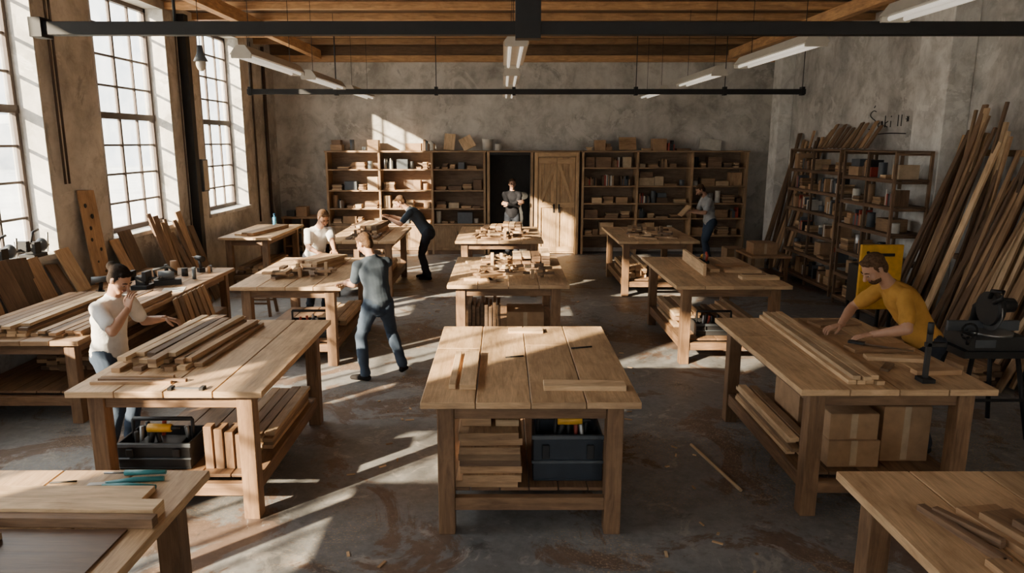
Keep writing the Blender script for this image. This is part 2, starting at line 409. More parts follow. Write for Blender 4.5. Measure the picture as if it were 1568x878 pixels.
# ------------------------------------------------------------------ lumber helpers
def lumber(name, items, bevel=.002):
    b = MB(name)
    for (cx, cy, z, L, w, t, ang, mat) in items:
        d = V((math.cos(ang), math.sin(ang), 0)); b.obox((cx, cy, z+t/2), (d, V((-d.y, d.x, 0)), Z), (L/2, w/2, t/2), mat)
    return b.done(bevel)
def stack(name, cx, cy, z, L, W, nl, nb, t=.03, ang=math.pi/2, mats=('pine', 'oak'), jit=.03, lj=.1):
    it = []; w = W/nb; d = V((math.cos(ang), math.sin(ang))); s = V((-d.y, d.x))
    for l in range(nl):
        m = nb - (l if rnd.random() < .5 else 0); m = max(1, m)
        for i in range(m):
            off = (i-(nb-1)/2)*w; sl = rnd.uniform(-lj, lj)*.5
            it.append((cx+s.x*off+d.x*sl, cy+s.y*off+d.y*sl, z+l*(t+.0008), L*rnd.uniform(1-lj, 1), w*.9, t, ang+rnd.uniform(-jit, jit)*.5, rnd.choice(mats)))
    return lumber(name, it)
H90 = math.pi/2
it = []
for l, n in ((0, 8), (1, 7), (2, 5)):
    for i in range(n):
        it.append((-2.76+.078*i+l*.025+rnd.uniform(-.006, .006), 5.62+rnd.uniform(-.1, .1), TH+l*.036, 1.3*rnd.uniform(.88, 1.02), .066, .034, H90-.06+rnd.uniform(-.03, .03), rnd.choice(('pine', 'oak', 'oak', 'pine', 'dark'))))
lumber('lumber_stack', it)
lumber('wood_strips', [(-2.55, 4.70, TH, .55, .028, .02, .02, 'oak'), (-2.5, 4.76, TH, .62, .03, .02, -.03, 'dark'), (-2.56, 4.82, TH, .5, .03, .022, .05, 'oak')])
b = MB('steel_clamp'); b.box(-2.25, -2.0, 4.58, 4.6, TH, TH+.012, 'steel'); b.box(-2.24, -2.21, 4.56, 4.62, TH, TH+.02, 'black'); b.box(-2.03, -2.0, 4.56, 4.62, TH, TH+.02, 'black'); b.done()
lumber('pine_offcut_boards', [(-.34, 4.98, TH, .78, .045, .035, H90, 'pine'), (-.235, 4.98, TH, .80, .11, .035, H90, 'pine')])
lumber('pine_offcut_boards', [(.2, 6.08, TH, .3, .12, .02, .0, 'pine'), (.55, 4.62, TH, .55, .13, .035, -.02, 'pine')])
b = MB('marking_tools'); b.cyl((.02, 5.3, TH+.006), (.16, 5.34, TH+.006), .006); b.cyl((.55, 5.55, TH+.006), (.72, 5.6, TH+.006), .006); b.done(0)
it = []
for l in range(2):
    for i in range(4 if l == 0 else 3):
        it.append((2.42+i*.062+l*.03, 5.62+rnd.uniform(-.03, .03), TH+l*.032, 1.9, .055, .03, H90-.03, 'pine'))
lumber('lumber_stack', it)
lumber('oak_workpieces', [(3.0, 5.52, TH, .5, .16, .03, .1, 'oak'), (2.98, 5.25, TH, .42, .1, .03, -.15, 'pine'), (3.1, 4.92, TH, .33, .08, .035, .05, 'oak'), (3.02, 6.35, TH, .42, .2, .02, .2, 'oak'), (2.82, 5.05, TH, .2, .06, .02, .9, 'oak')])
b = MB('bar_clamp'); b.box(2.91, 2.94, 4.74, 4.77, TH+.02, TH+.34, 'black'); b.box(2.88, 2.97, 4.70, 4.80, TH, TH+.03, 'iron'); b.cyl((2.925, 4.755, TH+.34), (2.925, 4.755, TH+.42), .02, None, 'black'); b.box(2.90, 3.04, 4.74, 4.77, TH+.25, TH+.28, 'iron'); b.done()
b = MB('hand_saw'); b.beam((2.9, 5.55, TH+.04), (3.18, 5.35, TH+.04), .05, .003, 'steel', (0.58,.81,0)); b.beam((2.80, 5.62, TH+.045), (2.9, 5.55, TH+.045), .05, .02, 'black', (0.58,.81,0)); b.done()

def clutter(name, x0, x1, y0, y1, z, n, seed, mats=('pine', 'oak', 'dark', 'oak')):
    r = random.Random(seed); b = MB(name); lay = max(1, n//8)
    for l in range(lay+1):
        zz = z+l*.031
        for i in range(n//(lay+1)):
            cx = r.uniform(x0, x1); cy = r.uniform(y0, y1); L = r.uniform(.2, .5)*(1-.2*l); a = r.choice((0, H90, r.uniform(-.6, .6), H90+r.uniform(-.4, .4)))
            L = max(.08, min(L, (x1-x0), (y1-y0))); d = V((math.cos(a), math.sin(a), 0)); cx = min(max(cx, x0+abs(d.x)*L/2), x1-abs(d.x)*L/2); cy = min(max(cy, y0+abs(d.y)*L/2), y1-abs(d.y)*L/2)
            b.obox((cx, cy, zz+.015), (d, V((-d.y, d.x, 0)), Z), (L/2, r.uniform(.018, .05), .015), r.choice(mats))
    for i in range(3):
        cx, cy = r.uniform(x0+.1, x1-.1), r.uniform(y0+.1, y1-.1); hh = r.uniform(.1, .18)
        b.box(cx, cx+.04, cy, cy+.05, z, z+hh, r.choice(mats))
    return b.done(.002)
clutter('joinery_pieces', -.48, .62, 8.3, 9.2, TH, 36, 3); clutter('joinery_pieces', -.3, .1, 9.25, 10.1, TH, 14, 33)
stack('wood_blocks', .38, 9.65, TH, .5, .5, 5, 4, .035, H90, ('oak', 'dark', 'pine'))
clutter('joinery_pieces', -2.9, -2.1, 8.5, 9.05, TH, 20, 4)
stack('lumber_stack', -2.45, 9.55, TH, .7, .4, 3, 5, .035, 1.2)
clutter('joinery_pieces', -2.7, -2.1, 12.1, 12.6, TH, 12, 5)
stack('lumber_stack', -2.45, 13.2, TH, 1.0, .5, 4, 5, .04, 1.5, ('oak', 'dark', 'pine'))
clutter('joinery_pieces', -.5, .45, 12.1, 12.85, TH, 30, 6)
stack('wood_blocks', .0, 13.25, TH, .5, .7, 4, 6, .04, 1.5, ('oak', 'dark', 'pine'))
clutter('joinery_pieces', 2.2, 3.0, 12.1, 12.9, TH, 22, 7)
stack('wood_blocks', 2.5, 13.35, TH, .6, .35, 3, 4, .035, 1.4)
b = MB('long_plank_on_edge'); b.beam((2.55, 10.0, TH+.075), (2.5, 8.75, TH+.075), .04, .15, 'pine', (1,0,0)); b.beam((2.68, 10.0, TH+.02), (2.70, 9.0, TH+.02), .12, .04, 'pine', (1,0,0)); b.done()
lumber('oak_workpieces', [(3.05, 9.0, TH, .45, .1, .03, -.1, 'pine'), (3.1, 8.55, TH, .45, .16, .035, 0, 'pine'), (3.08, 9.5, TH, .4, .2, .02, .3, 'oak'), (3.1, 8.75, TH, .3, .08, .025, .1, 'oak')])
b = MB('hand_plane'); b.box(2.66, 2.74, 9.4, 9.65, TH+.041, TH+.08, 'iron'); b.tube([(2.70, 9.42, TH+.07), (2.70, 9.38, TH+.15), (2.70, 9.44, TH+.19)], .017, 'red'); b.ell((2.70, 9.6, TH+.11), (.025, .025, .035), 'yellow'); b.box(2.675, 2.725, 9.48, 9.51, TH+.07, TH+.16, 'steel'); b.done()
# foreground left
lumber('lumber_stack', [(-2.15, 3.08, TH, 1.0, .15, .03, .0, 'pine'), (-2.08, 2.93, TH, 1.12, .1, .06, -.02, 'pine'), (-2.07, 2.85, TH+.001, 1.14, .05, .045, -.02, 'dark'),
  (-2.45, 2.62, TH+.011, .75, .16, .03, .06, 'pine'), (-2.45, 2.62, TH+.042, .7, .15, .03, .02, 'oak'), (-2.45, 2.36, TH+.011, .7, .15, .03, .1, 'pine'), (-2.45, 2.12, TH+.011, .7, .15, .03, .1, 'dark')])
b = MB('stained_panel'); b.box(-2.9, -1.60, 1.5, 2.80, TH, TH+.01, 'stain'); b.done(.002)
b = MB('pliers')
for s_ in (-1, 1): b.tube([(-1.92, 3.2+s_*.012, TH+.012), (-1.8, 3.22+s_*.03, TH+.012), (-1.66, 3.22+s_*.045, TH+.012)], [.01, .014, .012], 'teal')
b.beam((-1.99, 3.19, TH+.012), (-1.91, 3.2, TH+.012), .03, .014, 'steel', (0,1,0)); b.done(0)
b = MB('chisel'); b.cyl((-1.88, 3.32, TH+.015), (-1.68, 3.33, TH+.015), .014, .011, 'teal'); b.cyl((-1.98, 3.315, TH+.015), (-1.88, 3.32, TH+.015), .005, .005, 'steel'); b.done(0)
b = MB('pencil'); b.cyl((-2.2, 3.23, TH+.005), (-2.08, 3.25, TH+.005), .005, None, 'black', 6); b.done(0)
# foreground right
lumber('lumber_stack', [(1.93, 2.76, TH, .45, .04, .03, -1.36, 'dark'), (1.98, 2.80, TH, .30, .035, .04, -1.15, 'dark'), (2.17, 2.66, TH, .62, .20, .03, -1.42, 'oak'), (2.20, 2.60, TH+.031, .55, .17, .03, -1.36, 'oak'), (2.44, 2.60, TH, .6, .18, .04, -1.45, 'dark'), (2.22, 2.50, TH+.062, .5, .12, .03, -1.40, 'dark'), (1.95, 2.3, TH, .5, .09, .03, -1.5, 'oak'), (2.70, 2.9, TH, .5, .2, .03, -1.2, 'oak')])

# under-bench contents
def toolbox(x, y, z, w, d, h, mat='navyp', ang=0, drill=True):
    b = MB('toolbox'); t = .015
    b.box(x-w/2, x+w/2, y-d/2, y+d/2, z, z+t, mat)
    b.box(x-w/2, x+w/2, y-d/2, y-d/2+t, z+t, z+h, mat); b.box(x-w/2, x+w/2, y+d/2-t, y+d/2, z+t, z+h, mat)
    b.box(x-w/2, x-w/2+t, y-d/2+t, y+d/2-t, z+t, z+h, mat); b.box(x+w/2-t, x+w/2, y-d/2+t, y+d/2-t, z+t, z+h, mat)
    b.box(x-w/2-.012, x+w/2+.012, y-d/2-.014, y-d/2, z+h-.03, z+h, 'grey')
    b.box(x-w/2-.012, x+w/2+.012, y-d/2-.018, y-d/2, z+h*.4, z+h*.46, 'grey')
    for k in (-.32, .32): b.box(x+k*w-.025, x+k*w+.025, y-d/2-.022, y-d/2, z+h*.5, z+h*.8, 'black')
    for k in (-1, 1): b.tube([(x+k*w*.42, y, z+h-.03), (x+k*w*.42, y, z+h+.12)], .013, 'black')
    b.tube([(x-w*.42, y, z+h+.12), (x+w*.42, y, z+h+.12)], .016, 'black')
    for i in range(7):
        xx = x+rnd.uniform(-.35, .35)*w; yy = y+rnd.uniform(-.3, .3)*d
        b.cyl((xx, yy, z+.02), (xx+rnd.uniform(-.05, .05), yy+rnd.uniform(-.04, .04), z+h+rnd.uniform(.0, .09)), .014, .016, rnd.choice(('black', 'black', 'red', 'steel')))
    b.box(x-w*.3, x+w*.3, y-.08, y+.08, z+t, z+h*.8, 'black')
    if drill:
        q = V((x+.02, y-.08, z+h+.03))
        b.cyl(q+V((-.09, 0, .05)), q+V((.08, 0, .05)), .032, .03, 'yellow'); b.cyl(q+V((.08, 0, .05)), q+V((.14, 0, .05)), .02, .012, 'black')
        b.tube([q+V((-.05, 0, .04)), q+V((-.08, 0, -.07))], .02, 'black'); b.box(q.x-.13, q.x-.03, q.y-.035, q.y+.035, q.z-.11, q.z-.06, 'black')
    b.done(.004)
toolbox(-2.5, 4.98, SH, .52, .34, .2, 'black'); toolbox(.45, 4.78, SH, .48, .3, .34, 'navyp')
toolbox(-2.35, 8.5, SH, .5, .3, .18, 'black', 0, False); toolbox(2.6, 8.6, SH, .5, .3, .15, 'black', 0, False)
it = []
for l in range(8): it.append((-.09+rnd.uniform(-.015, .015), 4.92+rnd.uniform(-.02, .02), SH+l*.051, .8, .42+rnd.uniform(-.03, .01), .05, H90+rnd.uniform(-.02, .02), rnd.choice(('oak', 'dark', 'oak'))))
it.append((-.18, 4.92, SH+8*.051, .6, .2, .06, H90, 'oak')); it.append((.03, 4.92, SH+8*.051, .6, .16, .045, H90, 'pine'))
lumber('lumber_stack', it)
stack('lumber_stack', -1.93, 5.7, SH, 1.1, .35, 4, 4, .03, H90, ('oak', 'pine'))
b = MB('wood_blocks')
for i in range(4): b.box(-2.14+i*.075, -2.08+i*.075, 4.82, 4.90+.05*i, SH, SH+.32-.02*i, 'leg')
b.done()
b = MB('wood_blocks')
for i in range(8): b.box(-.42+i*.05, -.38+i*.05, 8.45, 8.9, SH, SH+.4-.02*(i % 3), 'dark')
b.done()
def carton(x0, x1, y0, y1, z0, z1, mat='card'):
    b = MB('cardboard_box'); b.box(x0, x1, y0, y1, z0, z1, mat)
    xm = (x0+x1)/2; b.box(xm-.025, xm+.025, y0-.001, y1+.001, z0+.01, z1+.0015, 'cardl')
    b.box(x0+.002, xm-.001, y0+.002, y1-.002, z1+.0005, z1+.004, mat); b.box(xm+.001, x1-.002, y0+.002, y1-.002, z1+.0005, z1+.004, mat); b.done(.003)
carton(.05, .5, 8.5, 8.95, SH, SH+.28); carton(-.1, .4, 12.3, 12.7, SH, SH+.3)
carton(2.35, 2.72, 4.85, 5.25, SH, SH+.2); carton(2.35, 2.70, 4.86, 5.22, SH+.206, SH+.4, 'card'); carton(2.78, 3.13, 4.95, 5.5, SH, SH+.42)
carton(2.35, 2.72, 5.4, 5.9, SH, SH+.38, 'card')
it = []
for l in range(5):
    for i in range(2): it.append((2.17+i*.09, 5.65+rnd.uniform(-.1, .1), SH+l*.031, 1.2, .07, .03, H90, rnd.choice(('pine', 'oak'))))
lumber('lumber_stack', it)
stack('lumber_stack', 2.35, 9.4, SH, 1.1, .35, 5, 4, .035, H90, ('pine', 'oak')); stack('lumber_stack', 3.0, 9.4, SH, 1.2, .35, 4, 4, .035, H90, ('oak', 'dark'))
stack('lumber_stack', 2.3, 12.8, SH, 1.2, .4, 6, 4, .04, H90); stack('lumber_stack', -2.2, 12.9, SH, 1.2, .4, 4, 4, .04, H90)
stack('lumber_stack', -2.2, 9.4, SH, 1.1, .4, 3, 4, .035, H90); stack('lumber_stack', -4.5, 13.4, SH, 1.5, .5, 3, 4, .04, H90, ('oak', 'dark'))

# side bench (left wall)
BH = .82
stack('lumber_stack', -4.15, 7.35, BH, 1.9, .48, 2, 6, .028, H90-.02, ('oak', 'dark', 'oak'))
stack('lumber_stack', -4.66, 7.2, BH, 1.6, .48, 4, 5, .028, H90, ('oak', 'pine', 'dark'))
b = MB('leaning_panels')
for i in range(13):
    yy = 6.45+i*.29; w = rnd.uniform(.2, .34); hh = rnd.uniform(.38, .62)
    if abs(yy-9.08) < .36: continue
    b.beam((-5.06+rnd.uniform(-.03, .03), yy, BH+.018), (-5.26, yy+rnd.uniform(-.05, .08), BH+hh), w, .02, rnd.choice(('oak', 'pine', 'oak', 'dark')), (0, 1, rnd.uniform(-.1, .1)))
b.done()
b = MB('template_board'); b.beam((-5.12, 9.05, BH+.012), (-5.27, 9.12, 2.0), .36, .02, 'oak', (0,1,0))
for k in range(7):
    t = .12+.12*k; p = V((-5.12, 9.05, BH)).lerp(V((-5.27, 9.12, 2.0)), t)+V((.013, rnd.uniform(-.1, .1), 0)); b.cyl(p-V((.008,0,0)), p+V((.004,0,0)), rnd.uniform(.015, .04), None, 'void', 12)  # flat dark discs, the shade of holes put into their colour
b.done()
b = MB('glue_and_tools')
for i in range(9):
    x, y = -4.45+rnd.uniform(-.1, .4), 9.0+i*.11; b.cyl((x, y, BH), (x, y, BH+rnd.uniform(.06, .2)), rnd.uniform(.02, .045), None, rnd.choice(('black', 'grey', 'steel', 'card', 'black')))
b.done(0)
def power_drill(q, a, mat='yellow'):
    q = V(q); u = V((math.cos(a), math.sin(a), 0)); b = MB('cordless_drill')
    b.box(q.x-.045, q.x+.045, q.y-.04, q.y+.04, q.z, q.z+.06, 'black', a); b.tube([q+V((0,0,.05)), q+u*.02+V((0,0,.16))], .022, 'black')
    b.cyl(q-u*.08+V((0,0,.19)), q+u*.1+V((0,0,.19)), .04, .035, mat); b.cyl(q+u*.1+V((0,0,.19)), q+u*.17+V((0,0,.19)), .026, .014, 'black'); b.cyl(q+u*.17+V((0,0,.19)), q+u*.25+V((0,0,.19)), .004, .004, 'steel', 6); b.done(0)
power_drill((-4.75, 8.3, BH), .6, 'grey'); power_drill((-4.2, 9.85, BH), 2.4, 'black')
b = MB('belt_sander'); q = V((-4.25, 8.95, BH)); b.box(q.x-.16, q.x+.16, q.y-.05, q.y+.05, q.z, q.z+.07, 'black', .4); b.cyl(q+V((-.09,-.05,.12)), q+V((.07,.04,.12)), .06, .055, 'grey'); b.tube([q+V((-.12,-.06,.1)), q+V((-.14,-.06,.2)), q+V((.02,.0,.23)), q+V((.1,.05,.15))], .017, 'black'); b.done()
b = MB('paper_sheets'); b.box(-4.15, -3.9, 8.45, 8.75, BH, BH+.006, 'paper', .3); b.done(0)
b = MB('bench_vise'); q = V((-4.45, 8.7, BH)); b.box(q.x-.1, q.x+.1, q.y-.1, q.y+.1, q.z, q.z+.05, 'iron'); b.box(q.x-.06, q.x+.06, q.y-.05, q.y+.05, q.z+.05, q.z+.16, 'iron'); b.box(q.x-.16, q.x-.1, q.y-.08, q.y+.08, q.z+.1, q.z+.22, 'iron'); b.box(q.x+.04, q.x+.09, q.y-.08, q.y+.08, q.z+.1, q.z+.22, 'iron'); b.cyl(q+V((-.16,0,.13)), q+V((.22,0,.13)), .018); b.cyl(q+V((.2,-.1,.13)), q+V((.2,.1,.13)), .008, None, 'steel'); b.done()
for q0 in ((-5.36, 8.1), (-5.36, 7.55)):
    b = MB('sill_vise'); q = V((*q0, SILL+.013)); b.box(q.x-.08, q.x+.1, q.y-.12, q.y+.12, q.z, q.z+.04, 'iron'); b.box(q.x-.05, q.x+.07, q.y-.05, q.y+.06, q.z+.04, q.z+.17, 'iron'); b.box(q.x-.06, q.x+.08, q.y-.2, q.y-.14, q.z+.08, q.z+.2, 'iron'); b.cyl(q+V((0,-.25,.1)), q+V((0,.3,.1)), .02)
    b.cyl(q+V((0,.28,.02)), q+V((.02,.28,.25)), .012, None, 'steel'); b.ell(q+V((.02,.15,.12)), (.06, .07, .08), 'grey'); b.tube([q+V((.02,-.05,.15)), q+V((.02,.02,.28)), q+V((.02,.12,.3))], .015, 'black'); b.done()
b = MB('sill_clamps')
for k in range(4):
    yy = 6.8+k*.13; b.cyl((-5.4, yy, SILL+.013), (-5.4, yy+.03, SILL+rnd.uniform(.1, .25)), .03, .012, rnd.choice(('black', 'grey', 'iron')))
b.done(0)
b = MB('leaning_lumber')
for i in range(11):
    yy = 10.5+i*.14; b.beam((-4.75+rnd.uniform(-.1, .1), yy, .02), (-5.22, yy+rnd.uniform(-.1, .1), rnd.uniform(1.1, 1.6)), rnd.uniform(.07, .2), .025, rnd.choice(('oak', 'dark', 'dark')), (0,1,0))
b.done()
b = MB('leaning_lumber')
for i in range(7):
    b.beam((-3.70+.01*i, 8.3+.13*i, .012), (-3.835, 8.2+.13*i, .8), .1, .02, rnd.choice(('oak', 'dark')), (0,1,0))
b.done()
b = MB('wooden_stool'); x, y = -3.72, 10.75; b.box(x-.2, x+.2, y-.17, y+.17, .5, .54, 'oak')
for sx in (-1, 1):
    for sy in (-1, 1): b.beam((x+sx*.2, y+sy*.17, .0), (x+sx*.15, y+sy*.12, .5), .04, .04, 'leg')
b.beam((x-.18, y-.15, .2), (x+.18, y-.15, .2), .03, .03, 'leg'); b.beam((x-.18, y+.15, .2), (x+.18, y+.15, .2), .03, .03, 'leg'); b.done()
stack('lumber_stack', -4.5, 13.4, .951, 1.4, .4, 2, 3, .03, 1.4, ('oak', 'pine'))
stack('lumber_stack', -4.5, 8.3, SH, 2.6, .6, 4, 5, .04, H90, ('oak', 'dark', 'dark'))

# ------------------------------------------------------------------ back shelving
SY0, SY1 = 16.72, 17.19
def fill(name, x0, x1, z, hmax, seed, dens=.85, y0=SY0+.04, y1=SY1-.08, along='x', books=.05):
    r = random.Random(seed); b = MB(name); x = x0+.03; any_ = False
    def P(a, c, q): return (a, c, q) if along == 'x' else (c, a, q)
    def bx(a0, a1, c0, c1, z0, z1, m):
        b.box(a0, a1, c0, c1, z0, z1, m) if along == 'x' else b.box(c0, c1, a0, a1, z0, z1, m)
    while x < x1-.12:
        k = r.random(); w = r.uniform(.1, .36)
        if x+w > x1-.02: w = x1-.03-x
        if w < .08: break
        if k > dens: x += w*.7; continue
        any_ = True; h = min(hmax*.9, r.uniform(.08, .3)); ya = y0+r.uniform(0, .1)
        kk = r.random()
        if kk < .5-books:
            bx(x, x+w, ya, min(y1, ya+.28), z, z+h, r.choice(('card', 'cardl', 'oak', 'grey', 'pine', 'dark', 'card')))
            if r.random() < .4 and h < hmax*.5: bx(x+.02, x+w-.03, ya+.02, min(y1, ya+.24), z+h+.001, z+min(hmax*.9, h*1.8), r.choice(('card', 'oak', 'dark', 'grey')))
        elif kk < .65-books:
            rr = min(w/2, .06); b.cyl(P(x+rr, ya+.1, z), P(x+rr, ya+.1, z+h), rr, None, r.choice(('grey', 'steel', 'black', 'paper', 'card'))); w = 2*rr
        elif kk < .97-books:
            for q in range(r.randint(2, 7)):
                if (q+1)*.026 < hmax: bx(x+r.uniform(0, .03), x+w-r.uniform(0, .03), ya, ya+.25, z+q*.026, z+q*.026+.024, r.choice(('pine', 'oak', 'dark', 'oak')))
        else:
            xx = x
            while xx < x+min(w, .3)-.04: 
                q = r.uniform(.02, .045); bx(xx, xx+q*.9, ya, ya+.2, z, z+min(hmax*.9, r.uniform(.14, .25)), r.choice(('dark', 'black', 'grey', 'card', 'oak', 'paper', 'red'))); xx += q
        x += w+r.uniform(.01, .06)
    if any_: b.done(.002)
def shelving(name, x0, x1, nb, zs, cab, seed):
    b = MB(name)
    for i in range(nb+1):
        x = x0+(x1-x0)*i/nb; b.box(x-.025, x+.025, SY0, SY1, 0, 2.36, 'shelfw')
    w = (x1-x0)/nb
    for i in range(nb):
        a, c = x0+i*w+.026, x0+(i+1)*w-.026
        for z in zs: b.box(a, c, SY0+.01, SY1-.02, z-.03, z, 'shelfw')
        if cab:
            for j in range(2):
                m = (a+c)/2; d0, d1 = (a+.005, m-.003) if j == 0 else (m+.003, c-.005)
                b.box(d0, d1, SY0-.005, SY0+.02, .1, zs[0]-.04, 'shelfw'); b.box(d0+.06, d1-.06, SY0-.014, SY0-.004, .16, zs[0]-.1, 'shelfw')
                b.cyl((m+(.03 if j else -.03), SY0-.03, .45), (m+(.03 if j else -.03), SY0-.03, .55), .008, None, 'iron', 8)
            b.box(a, c, SY0+.02, SY0+.04, 0, .1, 'dark')
    b.box(x0-.04, x1+.04, SY0-.02, SY1, 2.361, 2.4, 'shelfw')
    b.box(x0+.03, x1-.03, SY1-.018, SY1-.003, .1, 2.36, 'backp')
    b.done(.003)
    for i in range(nb):
        for j, z in enumerate(zs):
            nxt = (zs+[2.33])[j+1]; fill('shelf_supplies', x0+i*w+.03, x0+(i+1)*w-.03, z+.0005, nxt-z-.05, seed+i*10+j)
shelving('wooden_shelving_unit', -4.05, -.42, 3, [.72, 1.08, 1.50, 1.98], True, 100)
shelving('wooden_shelving_unit', 1.85, 5.62, 3, [.45, .85, 1.2, 1.6, 2.02], False, 300)
fill('shelf_top_items', -4.0, -1.5, 2.401, .3, 501, .7); fill('shelf_top_items', 1.9, 2.6, 2.401, .3, 502, .8); fill('shelf_top_items', 3.2, 4.4, 2.401, .3, 503, .8)
b = MB('wood_panel_offcuts'); b.beam((-1.25, 16.95, 2.412), (-1.22, 17.05, 2.78), .25, .02, 'pine', (1,0,0)); b.beam((-.75, 16.9, 2.45), (-.9, 17.05, 2.70), .3, .02, 'pine', (1,0,.2)); b.beam((2.9, 16.95, 2.412), (2.9, 17.1, 2.7), .4, .02, 'oak', (1,0,0)); b.beam((4.8, 16.95, 2.412), (4.85, 17.1, 2.66), .5, .02, 'paper', (1,0,0)); b.done()
b = MB('paint_bucket'); b.cyl((-.35, 16.95, 2.401), (-.35, 16.95, 2.65), .11, .13, 'white', 18); b.cyl((-.35, 16.95, 2.65), (-.35, 16.95, 2.67), .135, None, 'paper', 18); b.cyl((-.1, 16.95, 2.401), (-.1, 16.95, 2.55), .09, None, 'white', 18); b.done(0)
b = MB('alcove_frame'); b.box(-.36, -.30, SY0, SY1, 0, 2.36, 'shelfw'); b.box(.64, .70, SY0, SY1, 0, 2.36, 'shelfw'); b.box(-.3, .64, SY1-.02, SY1-.002, 0.001, 2.36, 'void')  # alcove darkness painted in with near-black lining panels
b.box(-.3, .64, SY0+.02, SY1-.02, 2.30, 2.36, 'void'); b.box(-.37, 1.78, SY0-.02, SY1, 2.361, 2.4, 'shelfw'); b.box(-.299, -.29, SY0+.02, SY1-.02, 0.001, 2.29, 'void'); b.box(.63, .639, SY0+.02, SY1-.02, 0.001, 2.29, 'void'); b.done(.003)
b = MB('door_1'); x0, x1 = .73, 1.76; yy = SY0+.02
b.box(x0, x0+.08, yy-.03, SY1-.002, 0, 2.36, 'doorw'); b.box(x1-.08, x1, yy-.03, SY1-.002, 0, 2.36, 'doorw'); b.box(x0+.08, x1-.08, yy-.03, yy+.1, 2.26, 2.36, 'doorw')
n = 6; w = (x1-x0-.17)/n
for i in range(n): b.box(x0+.085+i*w+.002, x0+.085+(i+1)*w-.002, yy+.02, yy+.055, .02, 2.25, 'doorw')
m_ = (x0+x1)/2
for (a, c) in ((x0+.09, m_-.004), (m_+.004, x1-.09)):
    for z in (.06, 1.1, 2.1): b.box(a, c, yy-.005, yy+.02, z, z+.12, 'doorw')
    b.box(a, a+.07, yy-.004, yy+.019, .06, 2.22, 'doorw'); b.box(c-.07, c, yy-.004, yy+.019, .06, 2.22, 'doorw')
b.beam((x0+.14, yy+.004, 1.2), (m_-.03, yy+.004, 2.1), .07, .02, 'doorw', (1,0,-1)); b.beam((m_+.05, yy+.004, 2.1), (x1-.14, yy+.004, 1.2), .07, .02, 'doorw', (1,0,1))
for s_ in (-1, 1): b.box(m_+s_*.06-.02, m_+s_*.06+.02, yy-.02, yy-.004, .98, 1.18, 'iron'); b.cyl((m_+s_*.06, yy-.06, 1.1), (m_+s_*.06, yy-.01, 1.1), .012); b.cyl((m_+s_*.06, yy-.06, 1.1), (m_+s_*.12, yy-.06, 1.1), .01)
b.done(.003)
b = MB('side_cabinet'); b.box(-5.1, -4.15, 16.5, 17.15, .86, .9, 'shelfw')
for x in (-5.08, -4.65, -4.2): b.box(x, x+.04, 16.52, 17.13, 0, .859, 'shelfw')
for z in (.2, .52): b.box(-5.04, -4.2, 16.53, 17.12, z, z+.03, 'shelfw')
b.done(); fill('shelf_supplies', -5.05, -4.2, .9005, .3, 77, .8, 16.6, 17.0)
b = MB('spray_bottle'); b.cyl((-4.55, 14.3, .951), (-4.55, 14.3, 1.13), .04, .035, 'blueb'); b.cyl((-4.55, 14.3, 1.13), (-4.55, 14.3, 1.2), .015, .02, 'blueb'); b.done(0)

# ------------------------------------------------------------------ right side racks & lumber
def rack(x0, x1, y0, y1, h, zs, seed):
    b = MB('storage_rack')
    nb = 2
    for i in range(nb+1):
        y = y0+(y1-y0-.04)*i/nb
        for x in (x0, x1-.04): b.box(x, x+.04, y, y+.04, 0, h, 'dark')
        for z in zs+[h]: b.box(x0+.04, x1-.04, y+.005, y+.035, z-.04, z-.005, 'dark')
    for z in zs+[h]: b.box(x0+.001, x1-.001, y0+.001, y1-.001, z, z+.022, 'dark')
    for z in zs: b.box(x0, x0+.02, y0, y1, z-.03, z+.0, 'dark')
    b.done()
    for i in range(nb):
        for j, z in enumerate(zs):
            L = (y1-y0)/nb; fill('shelf_supplies', y0+i*L+.04, y0+(i+1)*L-.02, z+.0225, (zs+[h])[j+1]-z-.06, seed+i*7+j, .97, x0+.04, x1-.05, 'y', .35)
rack(5.55, 6.1, 12.0, 14.1, 2.45, [.12, .55, .95, 1.35, 1.72, 2.08], 701)
rack(5.42, 5.95, 10.05, 11.6, 2.45, [.12, .5, .88, 1.3, 1.68, 2.06], 900)
b = MB('leaning_lumber')
for i in range(16):
    yy = 14.3+i*.09; b.beam((5.75+rnd.uniform(-.15, .1), yy, .02), (6.28, yy-rnd.uniform(-.1, .1), rnd.uniform(2.3, 2.95)), rnd.uniform(.05, .12), .03, rnd.choice(('dark', 'dark', 'oak')), (0,1,0))
b.done()
b = MB('boards_on_rack')
for i in range(12):
    yy = 12.1+i*.16; b.beam((6.0, yy, 2.49), (6.28, yy+.1, rnd.uniform(2.75, 2.95)), .1, .025, rnd.choice(('dark', 'oak')), (0,1,0))
b.done()
b = MB('lumber_wall_rail'); b.box(6.25, 6.34, 7.0, 9.9, 2.42, 2.5, 'oak'); b.box(6.28, 6.345, 7.0, 9.9, 1.0, 1.08, 'dark'); b.done()
for grp, (ya, yb, hx, n) in enumerate(((8.9, 9.85, 3.1, 26), (7.3, 8.9, 2.65, 42), (6.2, 7.3, 2.5, 20))):
    b = MB('leaning_lumber')
    for i in range(n):
        yy = ya+(yb-ya)*i/n; fx = rnd.uniform(5.2, 5.85); h = hx*rnd.uniform(.78, 1.0)
        b.beam((fx, yy+rnd.uniform(-.05, .05), .02), (6.17+rnd.uniform(-.02, .01), yy+rnd.uniform(-.12, .12), h), rnd.uniform(.04, .1), .03, rnd.choice(('dark', 'oak', 'oak', 'dark', 'dark', 'pine')), (0,1,rnd.uniform(-.2, .2)))
    b.done()
stack('lumber_stack', 4.92, 8.0, 0.001, 1.7, .42, 5, 4, .06, H90+.1, ('oak', 'dark'))
